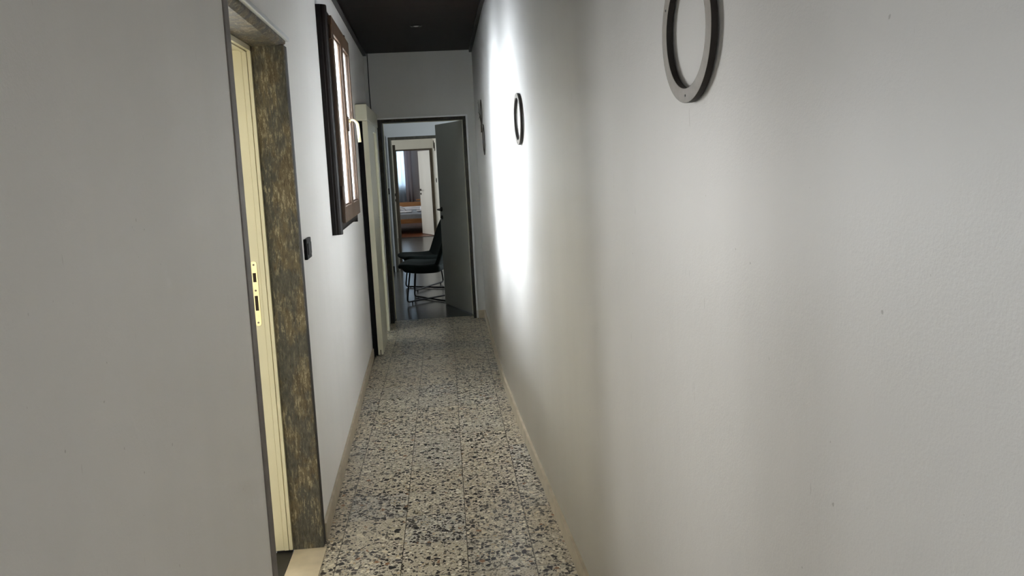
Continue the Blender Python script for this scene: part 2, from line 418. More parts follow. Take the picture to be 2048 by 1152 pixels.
# ------------------------------------------------------------------ door_1 : near doorway
d1 = empty('door_1', (0, 0, 0), label='open doorway on the left with flaking olive stone surround and cream wooden frame', cat='doorway', kind='structure')
bm = bmesh.new()
box(bm, -.85, -.5605, 3.02, 3.072, 0, 1.958)
box(bm, -.85, -.543, 2.142, 2.19, 0, 1.958)
extrude_profile(bm, [(-.85, 1.955), (-.575, 1.955), (-.5535, 1.968), (-.5535, 1.980), (-.85, 1.980)], (.012, 2.142, 0), (-.008, 3.072, 0), (1, 0, 0), (0, 0, 1))
link('stone_surround', bm, M['peel'], d1, bevel=.003)
link('jamb_edge', boxes((-.60, -.5405, 2.140, 2.188, 0, 1.957)), plain('grey_painted_edge', (122, 115, 111), .6, var=.15, nscale=25), d1, bevel=.002)
link('jamb_edge', boxes((-.60, -.5595, 3.036, 3.074, 0, 1.957)), plain('shade_toned_edge', (34, 27, 21), .6, var=.25, nscale=25), d1, bevel=.002)  # unlit front face of the far jamb, its shade put into the colour
bm = bmesh.new(); prism(bm, [(XL(2.1)-.01, 2.1), (XL(2.1)+.016, 2.1), (XL(3.10)+.016, 3.10), (XL(3.10)-.01, 3.10)], 1.979, 1.996)
link('plaster_bead', bm, M['whiteframe'], d1, bevel=.003)
# wooden frame : stepped profile
prof = [(-.678, 3.02), (-.678, 3.002), (-.690, 3.002), (-.690, 3.008), (-.6925, 3.008), (-.6925, 3.000), (-.709, 3.000), (-.709, 3.006), (-.7115, 3.006), (-.7115, 3.004), (-.90, 3.004), (-.90, 3.02)]
bm = bmesh.new(); prism(bm, prof, .012, 1.955); link('frame_jamb', bm, M['cream'], d1)
bm = bmesh.new(); prism(bm, [(x, 2.142+.048+(3.02-y)) for x, y in prof], .012, 1.955); link('frame_jamb', bm, M['cream'], d1)
bm = bmesh.new()
extrude_profile(bm, [(-.678, 1.955), (-.678, 1.937), (-.690, 1.937), (-.690, 1.943), (-.6925, 1.943), (-.6925, 1.933), (-.709, 1.933), (-.709, 1.941), (-.90, 1.939), (-.90, 1.955)], (0, 2.19, 0), (0, 3.02, 0), (1, 0, 0), (0, 0, 1))
link('frame_head', bm, M['cream'], d1)
# strike plate
yp = 3.004
bm = bmesh.new()
zc0, zc1, cx, w = .913, 1.162, -.7325, .0115
out = [(cx + w*math.cos(a), zc1-w + w*math.sin(a)) for a in [PI*k/10 for k in range(11)]] + [(cx + w*math.cos(a), zc0+w + w*math.sin(a)) for a in [PI+PI*k/10 for k in range(11)]]
A = [bm.verts.new((x, yp, z)) for x, z in out]; B = [bm.verts.new((x, yp-.0025, z)) for x, z in out]
bm.faces.new(A[::-1]); bm.faces.new(B)
for i in range(len(A)): bm.faces.new((A[i], A[(i+1) % len(A)], B[(i+1) % len(A)], B[i]))
sp = link('strike_plate', bm, M['brass'], d1, bevel=.0006); sp['label'] = 'brass strike plate on the cream frame'
L = zc1-zc0
for f0, f1 in ((.18, .32), (.53, .76)):
    link('latch_slot', boxes((cx-.0058, cx+.0058, yp-.0032, yp-.0024, zc1-L*f1, zc1-L*f0)), M['darkhole'], sp)
for f in (.055, .45, .945):
    bm = bmesh.new(); cyl(bm, (cx, yp-.0024, zc1-L*f), (0, -1, 0), .0038, .0012, 16); s = link('screw', bm, M['ring'], sp)
# thresholds
link('threshold_slab', boxes((-.676, -.548, 2.192, 3.018, -.02, .004)), M['marble'], d1, bevel=.001)
link('dark_sill_strip', boxes((-.742, -.678, 2.192, 3.018, -.02, .003)), M['blackstone'], d1)
link('inner_threshold', boxes((-.86, -.744, 2.192, 3.018, -.02, .004)), M['marble'], d1)

# ------------------------------------------------------------------ near left room (behind doorway)
RX0 = -4.2
bm = boxes((RX0-.1, -.845, 3.6, 3.75, 0, .85), (RX0-.1, -.845, 3.6, 3.75, 2.2, ZC), (RX0-.1, -2.45, 3.6, 3.75, .85, 2.2), (-1.0, -.845, 3.6, 3.75, .85, 2.2),
           (RX0-.15, RX0, -.6, 3.75, 0, ZC), (RX0-.1, -.79, -.75, -.6, 0, ZC))
tag(link('wall_side_room', bm, M['wallside']), 'pale walls of the room behind the near doorway', 'wall', kind='structure')
tag(link('floor_side_room', boxes((RX0, -.85, -.6, 3.6, -.06, 0)), M['greytile']), 'tile floor of the room behind the near doorway', 'floor', kind='structure')
tag(link('ceiling_side_room', boxes((RX0, -.845, -.6, 3.6, ZC, ZC+.08)), M['ceilwhite']), 'white ceiling of the room behind the near doorway', 'ceiling', kind='structure')

def simple_window(name, x0, x1, y0, y1, z0, z1, label, axis):
    """fixed white window: frame with a mullion and a pane, in the wall box given"""
    e = empty(name, ((x0+x1)/2, (y0+y1)/2, z0), label=label, cat='window', kind='structure')
    w, t = .05, .025
    if axis == 'x':     # runs along x
        h = (x1-x0)/2
        bm = boxes((-h, -h+w, -t, t, 0, z1-z0), (h-w, h, -t, t, 0, z1-z0), (-h+w, h-w, -t, t, 0, w), (-h+w, h-w, -t, t, z1-z0-w, z1-z0), (-w/2, w/2, -t, t, w, z1-z0-w))
        g = boxes((-h+w, h-w, -.003, .003, w, z1-z0-w))
    else:
        h = (y1-y0)/2
        bm = boxes((-t, t, -h, -h+w, 0, z1-z0), (-t, t, h-w, h, 0, z1-z0), (-t, t, -h+w, h-w, 0, w), (-t, t, -h+w, h-w, z1-z0-w, z1-z0), (-t, t, -w/2, w/2, w, z1-z0-w))
        g = boxes((-.003, .003, -h+w, h-w, w, z1-z0-w))
    f = link('window_frame', bm, M['whiteframe'], e, bevel=.003)
    link('glass_pane', g, M['glass'], f)
    return e
simple_window('window_2', -2.45, -1.0, 3.6, 3.75, .85, 2.2, 'white framed window lighting the room behind the near doorway', 'x')
simple_window('fill_window_3', -.12, .38, -3.35, -3.2, .9, 2.1, 'white framed window added for fill light at the corridor end, unseen behind the viewer', 'x')  # back window is an unseen addition that carries fill light

# ------------------------------------------------------------------ window_1 : brown casement
ang = math.atan(.024)
W1 = empty('window_1', (XL(4.11), 4.11, 1.15), ang, label='dark framed casement window with two brown sashes and daylight in its panes, high on the left wall', cat='window', kind='structure')
LW = 1.03; HT = 1.17       # outer size
def arch(bm, p0, p1, inward):
    # profile : a = distance from outer edge inward, b = offset from wall
    prof = [(0, 0), (0, .022), (.004, .024), (.008, .034), (.016, .044), (.028, .050), (.060, .050), (.064, .046), (.064, .026), (.088, .026), (.088, 0)]
    extrude_profile(bm, prof, p0, p1, inward, (1, 0, 0))
bm = bmesh.new(); arch(bm, (0, 0, 0), (0, 0, HT), (0, 1, 0)); link('architrave_side', bm, M['darkwood'], W1)
bm = bmesh.new(); arch(bm, (0, LW, 0), (0, LW, HT), (0, -1, 0)); link('architrave_side', bm, M['darkwood'], W1)
bm = bmesh.new(); arch(bm, (0, .05, 0), (0, LW-.05, 0), (0, 0, 1)); link('architrave_bottom', bm, M['darkwood'], W1)
bm = bmesh.new(); arch(bm, (0, .05, HT), (0, LW-.05, HT), (0, 0, -1)); link('architrave_top', bm, M['darkwood'], W1)
bm = boxes((-.03, .026, .075, .10, .05, HT-.05), (-.03, .026, LW-.10, LW-.075, .05, HT-.05), (-.03, .026, .10, LW-.10, .05, .07), (-.03, .026, .10, LW-.10, HT-.07, HT-.05))
link('frame_lining', bm, M['darkwood'], W1)
def sash(y0, y1, front):
    z0, z1, s, r = .055, 1.128, .056, .085
    e = bmesh.new()
    box(e, .030, .068, y0, y0+s, z0, z1); box(e, .030, .068, y1-s, y1, z0, z1)
    box(e, .030, .068, y0+s, y1-s, z0, z0+r); box(e, .030, .068, y0+s, y1-s, z1-r, z1)
    # inner bead
    b = .010
    box(e, .040, .058, y0+s, y0+s+b, z0+r, z1-r); box(e, .040, .058, y1-s-b, y1-s, z0+r, z1-r)
    box(e, .040, .058, y0+s+b, y1-s-b, z0+r, z0+r+b); box(e, .040, .058, y0+s+b, y1-s-b, z1-r-b, z1-r)
    o = link('sash', e, front, W1, bevel=.003)
    link('glass_pane', boxes((.044, .048, y0+s+.002, y1-s-.002, z0+r+.002, z1-r-.002)), M['frost'], o)
    return o
s1 = sash(.080, .5455, M['brownwood']); s2 = sash(.5475, 1.012, M['brownwood'])
# hinges on near sash
for z in (.215, 1.045):
    bm = bmesh.new(); cyl(bm, (.060, .076, z-.035), (0, 0, 1), .008, .07, 12); link('hinge_pin', bm, M['brownwood'], s1, smooth=False)
# espagnolette plate and lever
link('lock_plate', boxes((.068, .078, .530, .562, .555, .64)), M['brownwood'], s2, bevel=.002)
bm = bmesh.new()
path = roundpath([(.078, .548, .615), (.105, .548, .622), (.126, .548, .60), (.132, .548, .49)], .03, 6)
tube(bm, path, .007, 10, radii=[.006+.003*min(1, i/len(path)*1.3) for i in range(len(path))])
cyl(bm, (.076, .548, .615), (1, 0, 0), .012, .012, 16)
h = link('window_handle', bm, M['brass'], s2, smooth=True); h['label'] = 'pale brass lever handle'

# ------------------------------------------------------------------ door_5 : surface sliding door
d5 = empty('door_5', (0, 0, 0), label='cream sliding door hung under a pelmet box on the left wall, edge towards the viewer', cat='sliding door', kind='structure')
bm = bmesh.new(); prism(bm, [(XL(6.1), 6.1), (-.552, 6.1), (-.580, YE), (XL(YE), YE)], 1.848, 1.973)
link('pelmet_box', bm, M['cream2'], d5, bevel=.008, seg=3)
pn = link('door_panel', boxes((-.597, -.557, 6.15, 6.62, .012, 1.850)), M['cream2'], d5, bevel=.002)
link('guide_slot', boxes((-.5795, -.5735, 6.1485, 6.152, .012, .052)), M['darkhole'], pn)
bm = bmesh.new(); prism(bm, [(-.617, 7.085), (-.594, 7.085), (-.594, 7.10), (-.588, 7.10), (-.588, 7.078), (-.570, 7.078), (-.570, 7.14), (-.95, 7.14), (-.95, 7.12), (-.617, 7.12)], .004, 1.845)
link('gap_shade_strip', boxes((-.638, -.5975, 6.165, 6.60, .004, 1.848)), M['black'], d5)  # black strip added to paint the shade in the gap behind the panel
jp = link('closing_post', bm, M['cream2'], d5, bevel=.0015)
bm = bmesh.new()
for zz in (.955, 1.045): cyl(bm, (-.605, 7.0845, zz), (0, -1, 0), .011, .004, 14)
box(bm, -.612, -.598, 7.0805, 7.085, .955, 1.045)
link('strike_keep', bm, M['chrome'], jp)
link('head_rail', boxes((-.62, -.575, 6.60, 7.085, 1.79, 1.845)), M['cream2'], d5)
link('jamb_lining', boxes((-.95, -.622, 6.585, 6.61, 0, 1.80)), M['cream2'], d5)
# small room behind sliding door
bm = boxes((-2.3, -.92, 5.45, 5.55, 0, ZC), (-2.4, -2.3, 5.45, 7.75, 0, ZC), (-2.3, -.95, 7.6, 7.7, 0, ZC))
tag(link('wall_closet', bm, M['wall2']), 'white walls of the small room behind the sliding door', 'wall', kind='structure')
tag(link('floor_closet', boxes((-2.3, -.62, 5.55, 7.6, -.06, -.002)), M['greytile']), 'tile floor of the small room behind the sliding door', 'floor', kind='structure')
tag(link('ceiling_closet', boxes((-2.3, -.92, 5.55, 7.6, ZC-.01, ZC+.08)), M['ceilwhite']), 'ceiling of the small room behind the sliding door', 'ceiling', kind='structure')

# ------------------------------------------------------------------ door_2 : far doorway with open leaf
d2 = empty('door_2', (0, 0, 0), label='far doorway with dark peeling surround and a pale leaf, greyed for shade, standing open to the right', cat='doorway', kind='structure')
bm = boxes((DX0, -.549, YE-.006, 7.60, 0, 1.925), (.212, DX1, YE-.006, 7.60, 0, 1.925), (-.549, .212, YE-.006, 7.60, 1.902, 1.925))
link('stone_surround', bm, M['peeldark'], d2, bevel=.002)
bm = boxes((-.600, DX0, YE-.010, YE, .075, 1.941), (DX1, .256, YE-.010, YE, .075, 1.941), (DX0, DX1, YE-.010, YE, 1.925, 1.941))
link('white_bead', bm, M['whiteframe'], d2, bevel=.003)
bm = boxes((-.585, -.542, 7.60, 7.70, 0, 1.925), (.207, .24, 7.60, 7.70, 0, 1.925), (-.542, .207, 7.60, 7.70, 1.899, 1.925))
link('wooden_frame', bm, M['cream2'], d2, bevel=.002)
def leaf(parent, hx, hy, fx, fy, z1, mat, hz, handle_side, backset=.055):
    """door leaf from hinge to free edge; handle_side = +1/-1 : which face"""
    d = Vector((fx-hx, fy-hy, 0)); L = d.length; a = math.atan2(d.y, d.x)
    R = Matrix.Rotation(a, 4, 'Z'); base = Matrix.Translation((hx, hy, 0)) @ R
    o = link('door_leaf', boxes((0, L, 0, .04*-handle_side, .008, z1)) if handle_side < 0 else boxes((0, L, -.04, 0, .008, z1)), mat, parent, bevel=.002)
    o.matrix_local = base
    s = handle_side
    for face in (0,):
        bm = bmesh.new(); X = L-backset
        cyl(bm, (X, 0, hz), (0, s, 0), .024, .008, 24)
        path = roundpath([(X, s*.006, hz), (X, s*.050, hz), (X-.115, s*.052, hz-.004)], .016, 5)
        tube(bm, path, .0085, 10)
        hd = link('door_handle', bm, M['chrome'], o, smooth=False)
        bm = bmesh.new(); cyl(bm, (X, 0, hz-.085), (0, s, 0), .022, .007, 24); cyl(bm, (X, s*.006, hz-.085), (0, s, 0), .008, .012, 12)
        link('lock_rosette', bm, M['chrome'], o)
    return o
M['shadedoor'] = plain('shade_greyed_door', (172, 172, 164), .35, var=.02, nscale=3)  # pale leaf darkened in its colour to stand in for shade
lf = leaf(d2, .204, 7.612, -.059, 8.296, 1.897, M['shadedoor'], 1.018, 1)

# ------------------------------------------------------------------ room 2 (with the chairs)
X2a, X2b, Y2, Z2 = -4.2, 2.6, 11.11, 2.75
bm = boxes((X2a, -.95, 7.60, 7.70, 0, Z2), (.6, X2b, 7.60, 7.70, 0, Z2), (-.95, .6, 7.695, 7.70, ZC, Z2))
tag(link('wall_chair_room_near', bm, M['wallbouncecut']), 'near wall of the chair room beside the far doorway', 'wall', kind='structure')
bm = boxes((X2a-.1, X2a, 7.6, Y2+.2, 0, Z2))
tag(link('wall_chair_room_left', bm, M['wallbouncecut']), 'left wall of the chair room', 'wall', kind='structure')
bm = boxes((X2b, X2b+.15, 7.6, 9.0, 0, Z2), (X2b, X2b+.15, 10.7, Y2+.2, 0, Z2), (X2b, X2b+.15, 9.0, 10.7, 0, .9), (X2b, X2b+.15, 9.0, 10.7, 2.3, Z2))
tag(link('wall_chair_room_right', bm, M['wall2']), 'right wall of the chair room with its window', 'wall', kind='structure')
simple_window('window_4', X2b, X2b+.15, 9.0, 10.7, .9, 2.3, 'white framed window lighting the chair room', 'y')
FX0, FX1 = -.742, .04
bm = boxes((X2a, FX0, Y2, Y2+.2, 0, Z2), (FX1, X2b, Y2, Y2+.2, 0, Z2), (FX0, FX1, Y2, Y2+.2, 1.893, Z2))
tag(link('wall_chair_room_far', bm, M['wall2']), 'bluish white wall around the second doorway, beyond the chairs', 'wall', kind='structure')
tag(link('floor_chair_room', boxes((X2a, X2b, 7.557, Y2+.2, -.06, -.001)), M['greytile']), 'dark grey tile floor under the chairs', 'floor', kind='structure')
tag(link('ceiling_chair_room', boxes((X2a, X2b, 7.6, Y2+.2, Z2, Z2+.08)), M['ceilwhite']), 'white ceiling of the chair room', 'ceiling', kind='structure')
tag(link('baseboard_chair_room', boxes((X2a, FX0-.022, Y2-.012, Y2, 0, .085)), M['black']), 'black skirting under the bluish wall beyond the chairs', 'baseboard', kind='structure')

d3 = empty('door_3', (0, 0, 0), label='second doorway seen beyond the chairs, with grey-brown stone surround', cat='doorway', kind='structure')
bm = boxes((FX0, -.706, Y2-.012, Y2+.2, 0, 1.893), (.004, FX1, Y2-.012, Y2+.2, 0, 1.893), (-.706, .004, Y2-.012, Y2+.2, 1.857, 1.893))
link('stone_surround', bm, M['peelgrey'], d3, bevel=.003)
bm = boxes((FX0-.020, FX0, Y2-.010, Y2, 0, 1.91), (FX0, FX1, Y2-.010, Y2, 1.893, 1.91))
link('white_bead', bm, M['whiteframe'], d3)
lf3 = leaf(d3, -.700, 11.325, -.742, 12.03, 1.79, M['peelbrown'], 1.06, 1)

# ------------------------------------------------------------------ room 3 : inner hall
Y3, Z3 = 16.352, 2.45; X3a = -2.9
def skewx(y): return -.185 + (16.35-y)*.030
bm = bmesh.new(); prism(bm, [(skewx(Y2+.2), Y2+.2), (skewx(Y3), Y3), (skewx(Y3)+.2, Y3), (skewx(Y2+.2)+.2, Y2+.2)], 0, Z3)
tag(link('wall_hall_right', bm, M['wallcream']), 'pale right wall of the inner hall, seen edge-on with small rings', 'wall', kind='structure')
bm = boxes((X3a-.1, X3a, Y2+.2, 13.0, 0, Z3), (X3a-.1, X3a, 14.6, Y3+.15, 0, Z3), (X3a-.1, X3a, 13.0, 14.6, 0, .9), (X3a-.1, X3a, 13.0, 14.6, 2.2, Z3))
tag(link('wall_hall_left', bm, M['wallcream']), 'left wall of the inner hall with its window', 'wall', kind='structure')
simple_window('window_5', X3a-.1, X3a, 13.0, 14.6, .9, 2.2, 'white framed window lighting the inner hall', 'y')
GX0, GX1 = -.990, -.205
bm = boxes((X3a, GX0, Y3, Y3+.15, 0, Z3), (GX1, .1, Y3, Y3+.15, 0, Z3), (GX0, GX1, Y3, Y3+.15, 1.822, Z3))
tag(link('wall_hall_far', bm, M['wallcream']), 'cream wall over the bedroom doorway at the end of the view', 'wall', kind='structure')
tag(link('floor_hall', boxes((X3a, .3, Y2+.2, Y3+.02, -.06, -.001)), M['greytile']), 'glossy grey tile floor of the inner hall', 'floor', kind='structure')
tag(link('ceiling_hall', boxes((X3a, .3, Y2+.2, Y3+.15, Z3, Z3+.08)), M['ceilwhite']), 'white ceiling of the inner hall', 'ceiling', kind='structure')
d4 = empty('door_4', (0, 0, 0), label='bedroom doorway furthest away, dark framed, with a white leaf open inward', cat='doorway', kind='structure')
bm = boxes((GX0, -.945, Y3-.014, Y3+.15, 0, 1.822), (-.262, GX1, Y3-.014, Y3+.15, 0, 1.822), (-.945, -.262, Y3-.014, Y3+.15, 1.792, 1.822))
link('door_surround', bm, M['peelbrown'], d4, bevel=.003)
link('dark_threshold', boxes((-.945, -.262, Y3-.02, Y3+.04, -.01, .004)), M['blackstone'], d4)
lf4 = leaf(d4, -.262, 16.52, -.525, 17.12, 1.785, M['whitedoor'], .955, 1)

# ------------------------------------------------------------------ bedroom
Y4, Z4 = 20.9, 2.5; X4a, X4b = -3.4, 1.2
bm = boxes((X4a-.1, X4a, Y3+.15, 17.0, 0, Z4), (X4a-.1, X4a, 18.6, Y4+.1, 0, Z4), (X4a-.1, X4a, 17.0, 18.6, 0, .9), (X4a-.1, X4a, 17.0, 18.6, 2.2, Z4))
tag(link('wall_bedroom_left', bm, M['wallgrey']), 'left wall of the bedroom with its side window', 'wall', kind='structure')
simple_window('window_6', X4a-.1, X4a, 17.0, 18.6, .9, 2.2, 'white framed side window of the bedroom', 'y')
tag(link('wall_bedroom_right', boxes((X4b, X4b+.1, Y3+.15, Y4+.1, 0, Z4)), M['wallgrey']), 'right wall of the bedroom', 'wall', kind='structure')
bm = boxes((X4a, X3a, Y3+.05, Y3+.15, 0, Z4), (.1, X4b, Y3+.05, Y3+.15, 0, Z4))
tag(link('wall_bedroom_near', bm, M['wallgrey']), 'near wall of the bedroom beside its doorway', 'wall', kind='structure')
BX0, BX1 = -2.0, -.93
bm = boxes((X4a, BX0, Y4, Y4+.1, 0, Z4), (BX1, X4b, Y4, Y4+.1, 0, Z4), (BX0, BX1, Y4, Y4+.1, 0, .95), (BX0, BX1, Y4, Y4+.1, 2.2, Z4))
tag(link('wall_bedroom_far', bm, M['wallgrey']), 'grey far wall of the bedroom behind the bed', 'wall', kind='structure')
simple_window('window_7', BX0, BX1, Y4, Y4+.1, .95, 2.2, 'curtained bedroom window furthest from the viewer', 'x')
tag(link('floor_bedroom', boxes((X4a, X4b, Y3+.02, Y4, -.06, -.001)), M['woodfloor']), 'red-brown board floor of the bedroom', 'floor', kind='structure')
tag(link('ceiling_bedroom', boxes((X4a, X4b, Y3+.15, Y4, Z4, Z4+.08)), M['ceilwhite']), 'white ceiling of the bedroom', 'ceiling', kind='structure')

def drape(name, x0, x1, y, z0, z1, amp, per, mat, label, cat):
    bm = bmesh.new(); n = int((x1-x0)/.012); r = []
    for k in range(n+1):
        x = x0 + (x1-x0)*k/n; ph = 2*PI*(x-x0)/per
        dy = amp*math.sin(ph) + amp*.4*math.sin(ph*2.3+1)
        r.append([bm.verts.new((x, y + dy*(.55+.45*t), z0 + (z1-z0)*(1-t))) for t in (0, .25, .5, .75, 1)])
    for a, b in zip(r, r[1:]):
        for k in range(4): bm.faces.new((a[k], b[k], b[k+1], a[k+1]))
    o = link(name, bm, mat, smooth=True); s = o.modifiers.new('thick', 'SOLIDIFY'); s.thickness = .003
    return tag(o, label, cat)
drape('sheer_curtain', -2.02, -.88, 20.80, .55, 2.3, .012, .11, M['sheer'], 'pale bluish sheer curtain over the bedroom window', 'curtain')
drape('curtain', -1.00, -.80, 20.70, .52, 2.3, .022, .085, M['curtain'], 'grey-mauve curtain gathered right of the sheer in the bedroom', 'curtain')

# bed
bed = empty('bed', (-1.15, 18.35, 0), label='pine framed bed with grey bedspread in the furthest room', cat='bed')
BWx = 1.0
link('side_rail', boxes((-BWx, BWx, -1.08, -1.045, .228, .325)), M['pine'], bed, bevel=.004)
link('side_rail', boxes((-BWx, BWx, .93, .965, .228, .325)), M['pine'], bed, bevel=.004)
link('end_rail', boxes((-BWx, -BWx+.035, -1.045, .93, .228, .325)), M['pine'], bed, bevel=.004)
link('end_rail', boxes((BWx-.035, BWx, -1.045, .93, .228, .325)), M['pine'], bed, bevel=.004)
link('slat_base', boxes((-BWx+.035, BWx-.035, -1.045, .93, .25, .275)), M['pine'], bed)
for x in (-BWx+.05, BWx-.12):
    for y in (-1.04, .86): link('leg', boxes((x, x+.07, y, y+.07, 0, .24)), M['pine'], bed)
hb = link('headboard', boxes((-BWx, BWx, .97, 1.0, .1, .60), (-BWx+.0, -BWx+.07, .97, 1.03, 0, .66), (BWx-.07, BWx, .97, 1.03, 0, .66), (.45, BWx, .97, 1.0, .63, .66)), M['pine'], bed, bevel=.004)
def soft(name, x0, x1, y0, y1, z0, z1, mat, parent, bev, dis=.012, n=14):
    bm = bmesh.new(); box(bm, x0, x1, y0, y1, z0, z1)
    bmesh.ops.subdivide_edges(bm, edges=bm.edges[:], cuts=n, use_grid_fill=True)
    o = link(name, bm, mat, parent, smooth=True)
    b = o.modifiers.new('b', 'BEVEL'); b.width = bev; b.segments = 4; b.limit_method = 'ANGLE'
    t = bpy.data.textures.get('folds') or bpy.data.textures.new('folds', 'CLOUDS'); t.noise_scale = .22
    d = o.modifiers.new('d', 'DISPLACE'); d.texture = t; d.strength = dis; d.mid_level = .5
    return o
soft('mattress', -BWx+.03, BWx-.03, -1.04, .93, .275, .40, M['cover'], bed, .03, .01)
soft('bedspread', -BWx+.015, BWx-.015, -1.06, .80, .318, .428, M['cover'], bed, .04, .025)
soft('pillow', -.78, -.10, .55, .90, .43, .50, M['towel'], bed, .03, .03, 8)
soft('pillow', .10, .78, .55, .90, .43, .50, M['towel'], bed, .03, .03, 8)
# rolled towels on the bed
def towel(x, y, z, label):
    e = empty('towel', (x, y, z), label=label, cat='towel', group=None)
    bm = bmesh.new(); box(bm, -.24, .24, -.13, .13, 0, .03)
    link('folded_base', bm, M['towel'], e, bevel=.012, seg=3)
    bm = bmesh.new()
    p = roundpath([(-.13, 0, .035), (-.13, 0, .085), (-.02, 0, .115), (.06, 0, .085), (.10, 0, .045)], .05, 6)
    tube(bm, p, .028, 12, radii=[.026+.012*math.sin(PI*i/(len(p)-1)) for i in range(len(p))])
    link('rolled_arch', bm, M['towel'], e, smooth=True)
    return e
towel(-1.00, 17.85, .44, 'white towel rolled into an arch on the grey bedspread, left one')
towel(-.42, 18.0, .44, 'white towel rolled into an arch on the grey bedspread, right one')

# ------------------------------------------------------------------ chairs
def make_chair(loc, rz, label):
    e = empty('lounge_chair', loc, rz, label=label, cat='chair', group='dark green chairs behind the far doorway')
    def shell(name, prof, n=10, thick=.055):
        bm = bmesh.new(); rows = []
        for (x, z, hw, dx, dz) in prof:
            row = []
            for k in range(n+1):
                v = -1 + 2*k/n
                row.append(bm.verts.new((x + dx*v*v, v*hw, z + dz*v*v)))
            rows.append(row)
        for a, b in zip(rows, rows[1:]):
            for k in range(n): bm.faces.new((a[k], a[k+1], b[k+1], b[k]))
        o = link(name, bm, M['green'], e, smooth=True)
        s = o.modifiers.new('s', 'SOLIDIFY'); s.thickness = thick; s.offset = 1
        u = o.modifiers.new('u', 'SUBSURF'); u.levels = 2; u.render_levels = 2
        return o
    shell('seat', [(-.340, .385, .215, .02, -.01), (-.355, .415, .24, .03, .0), (-.325, .435, .255, .03, .01), (-.20, .425, .265, 0, .018), (-.08, .405, .27, 0, .025), (.05, .405, .26, 0, .03), (.14, .415, .25, -.01, .03)], thick=-.095)
    shell('backrest', [(.05, .385, .24, -.01, .01), (.09, .43, .25, -.01, .01), (.125, .50, .25, -.025, .0), (.165, .62, .24, -.02, 0), (.205, .74, .22, -.015, 0), (.235, .83, .18, -.01, -.01), (.245, .875, .13, -.01, -.02)], thick=.05)
    q = .235; t = .20; zt = .36
    for name, a, b in (('leg_frame', (-1, 1), (1, -1)), ('leg_frame', (-1, -1), (1, 1))):
        lift = .012 if a[1] > 0 else .026
        bm = bmesh.new()
        pth = roundpath([(a[0]*t, a[1]*t, zt), (a[0]*q-.01, a[1]*q, lift), (b[0]*q, b[1]*q, lift), (b[0]*t-.01, b[1]*t, zt)], .04, 6)
        tube(bm, pth, .0095, 10)
        lg = link(name, bm, M['blackmetal'], e, smooth=True)
        for c in (a, b):
            bm = bmesh.new(); cyl(bm, (c[0]*(q-.045)-.005, c[1]*(q-.045), 0), (0, 0, 1), .007, lift, 10); link('foot', bm, M['black'], lg)
    return e
make_chair((-.196, 8.60, 0), math.radians(-7.5), 'dark green upholstered chair on crossed black rods, nearer of the two')
make_chair((-.245, 9.46, 0), math.radians(15), 'dark green upholstered chair with its tall back showing, behind the nearer chair')

# ------------------------------------------------------------------ wall rings
def ring(y, z, R, w, t, label, surf=None, tilt=0.0, rad=0.0):
    xw = (surf or XR)(y); dy = .02
    slope = ((surf or XR)(y+dy)-(surf or XR)(y-dy))/(2*dy)
    e = bmesh.new(); n = 72; prof = [(R, 0), (R, t), (R-w, t), (R-w, 0)]
    vs = [[e.verts.new((-b, a*math.cos(2*PI*k/n), a*math.sin(2*PI*k/n))) for a, b in prof] for k in range(n)]
    for k in range(n):
        for j in range(4):
            f = e.faces.new((vs[k][j], vs[k][(j+1) % 4], vs[(k+1) % n][(j+1) % 4], vs[(k+1) % n][j]))
            f.material_index = 0 if j == 1 else 1
    o = link('wall_ring', e, [M['ring'], M['ringedge']], bevel=.001)
    o.location = (xw-.003, y, z); o.rotation_euler = (0, 0, -math.atan(slope)+tilt)
    tag(o, label, 'wall ring', 'wooden rings along the right wall')
    for a in (-PI/2+.04, .5):
        bm = bmesh.new(); cyl(bm, (-t, (R-w/2)*math.cos(a), (R-w/2)*math.sin(a)), (-1, 0, 0), .0022, .0008, 10)
        link('nail', bm, M['ringedge'], o)
    return o
ring(1.386, 1.702, .125, .026, .012, 'large grey-brown ring nearest the viewer, cut by the top of the photo')
ring(3.655, 1.679, .119, .022, .012, 'grey-brown ring at mid corridor, second from the viewer')
ring(5.92, 1.655, .114, .014, .007, 'dark thin ring near the far end of the wall, lower of the pair')
ring(6.10, 1.868, .098, .012, .007, 'dark thin ring near the far end of the wall, upper of the pair with twigs')
# dry twigs
bm = bmesh.new(); random.seed(3)
yb, zb = 6.22, 1.78; xb = XR(yb)-.005
for k in range(5):
    a = .35 + .3*k; ln = .09+.10*random.random()
    p0 = Vector((xb, yb, zb)); p1 = p0 + Vector((-.006, ln*.55*math.cos(a)+.02, ln*.6)); p2 = p0 + Vector((-.012, ln*1.1*math.cos(a)+.05, ln*1.3*math.sin(a)))
    tube(bm, [p0, p1, p2], .0022, 6, radii=[.0022, .0014, .0008])
tube(bm, [(xb, yb-.01, zb+.05), (xb, yb, zb-.06)], .005, 8)
tag(link('twig_bunch', bm, M['twig']), 'small bunch of dry twigs beside the upper far ring', 'dried twigs')
ring(14.1, 1.80, .075, .012, .012, 'small dark ring on the inner hall wall, lower one', surf=skewx)
ring(14.9, 1.86, .075, .012, .012, 'small dark ring on the inner hall wall, upper one', surf=skewx)

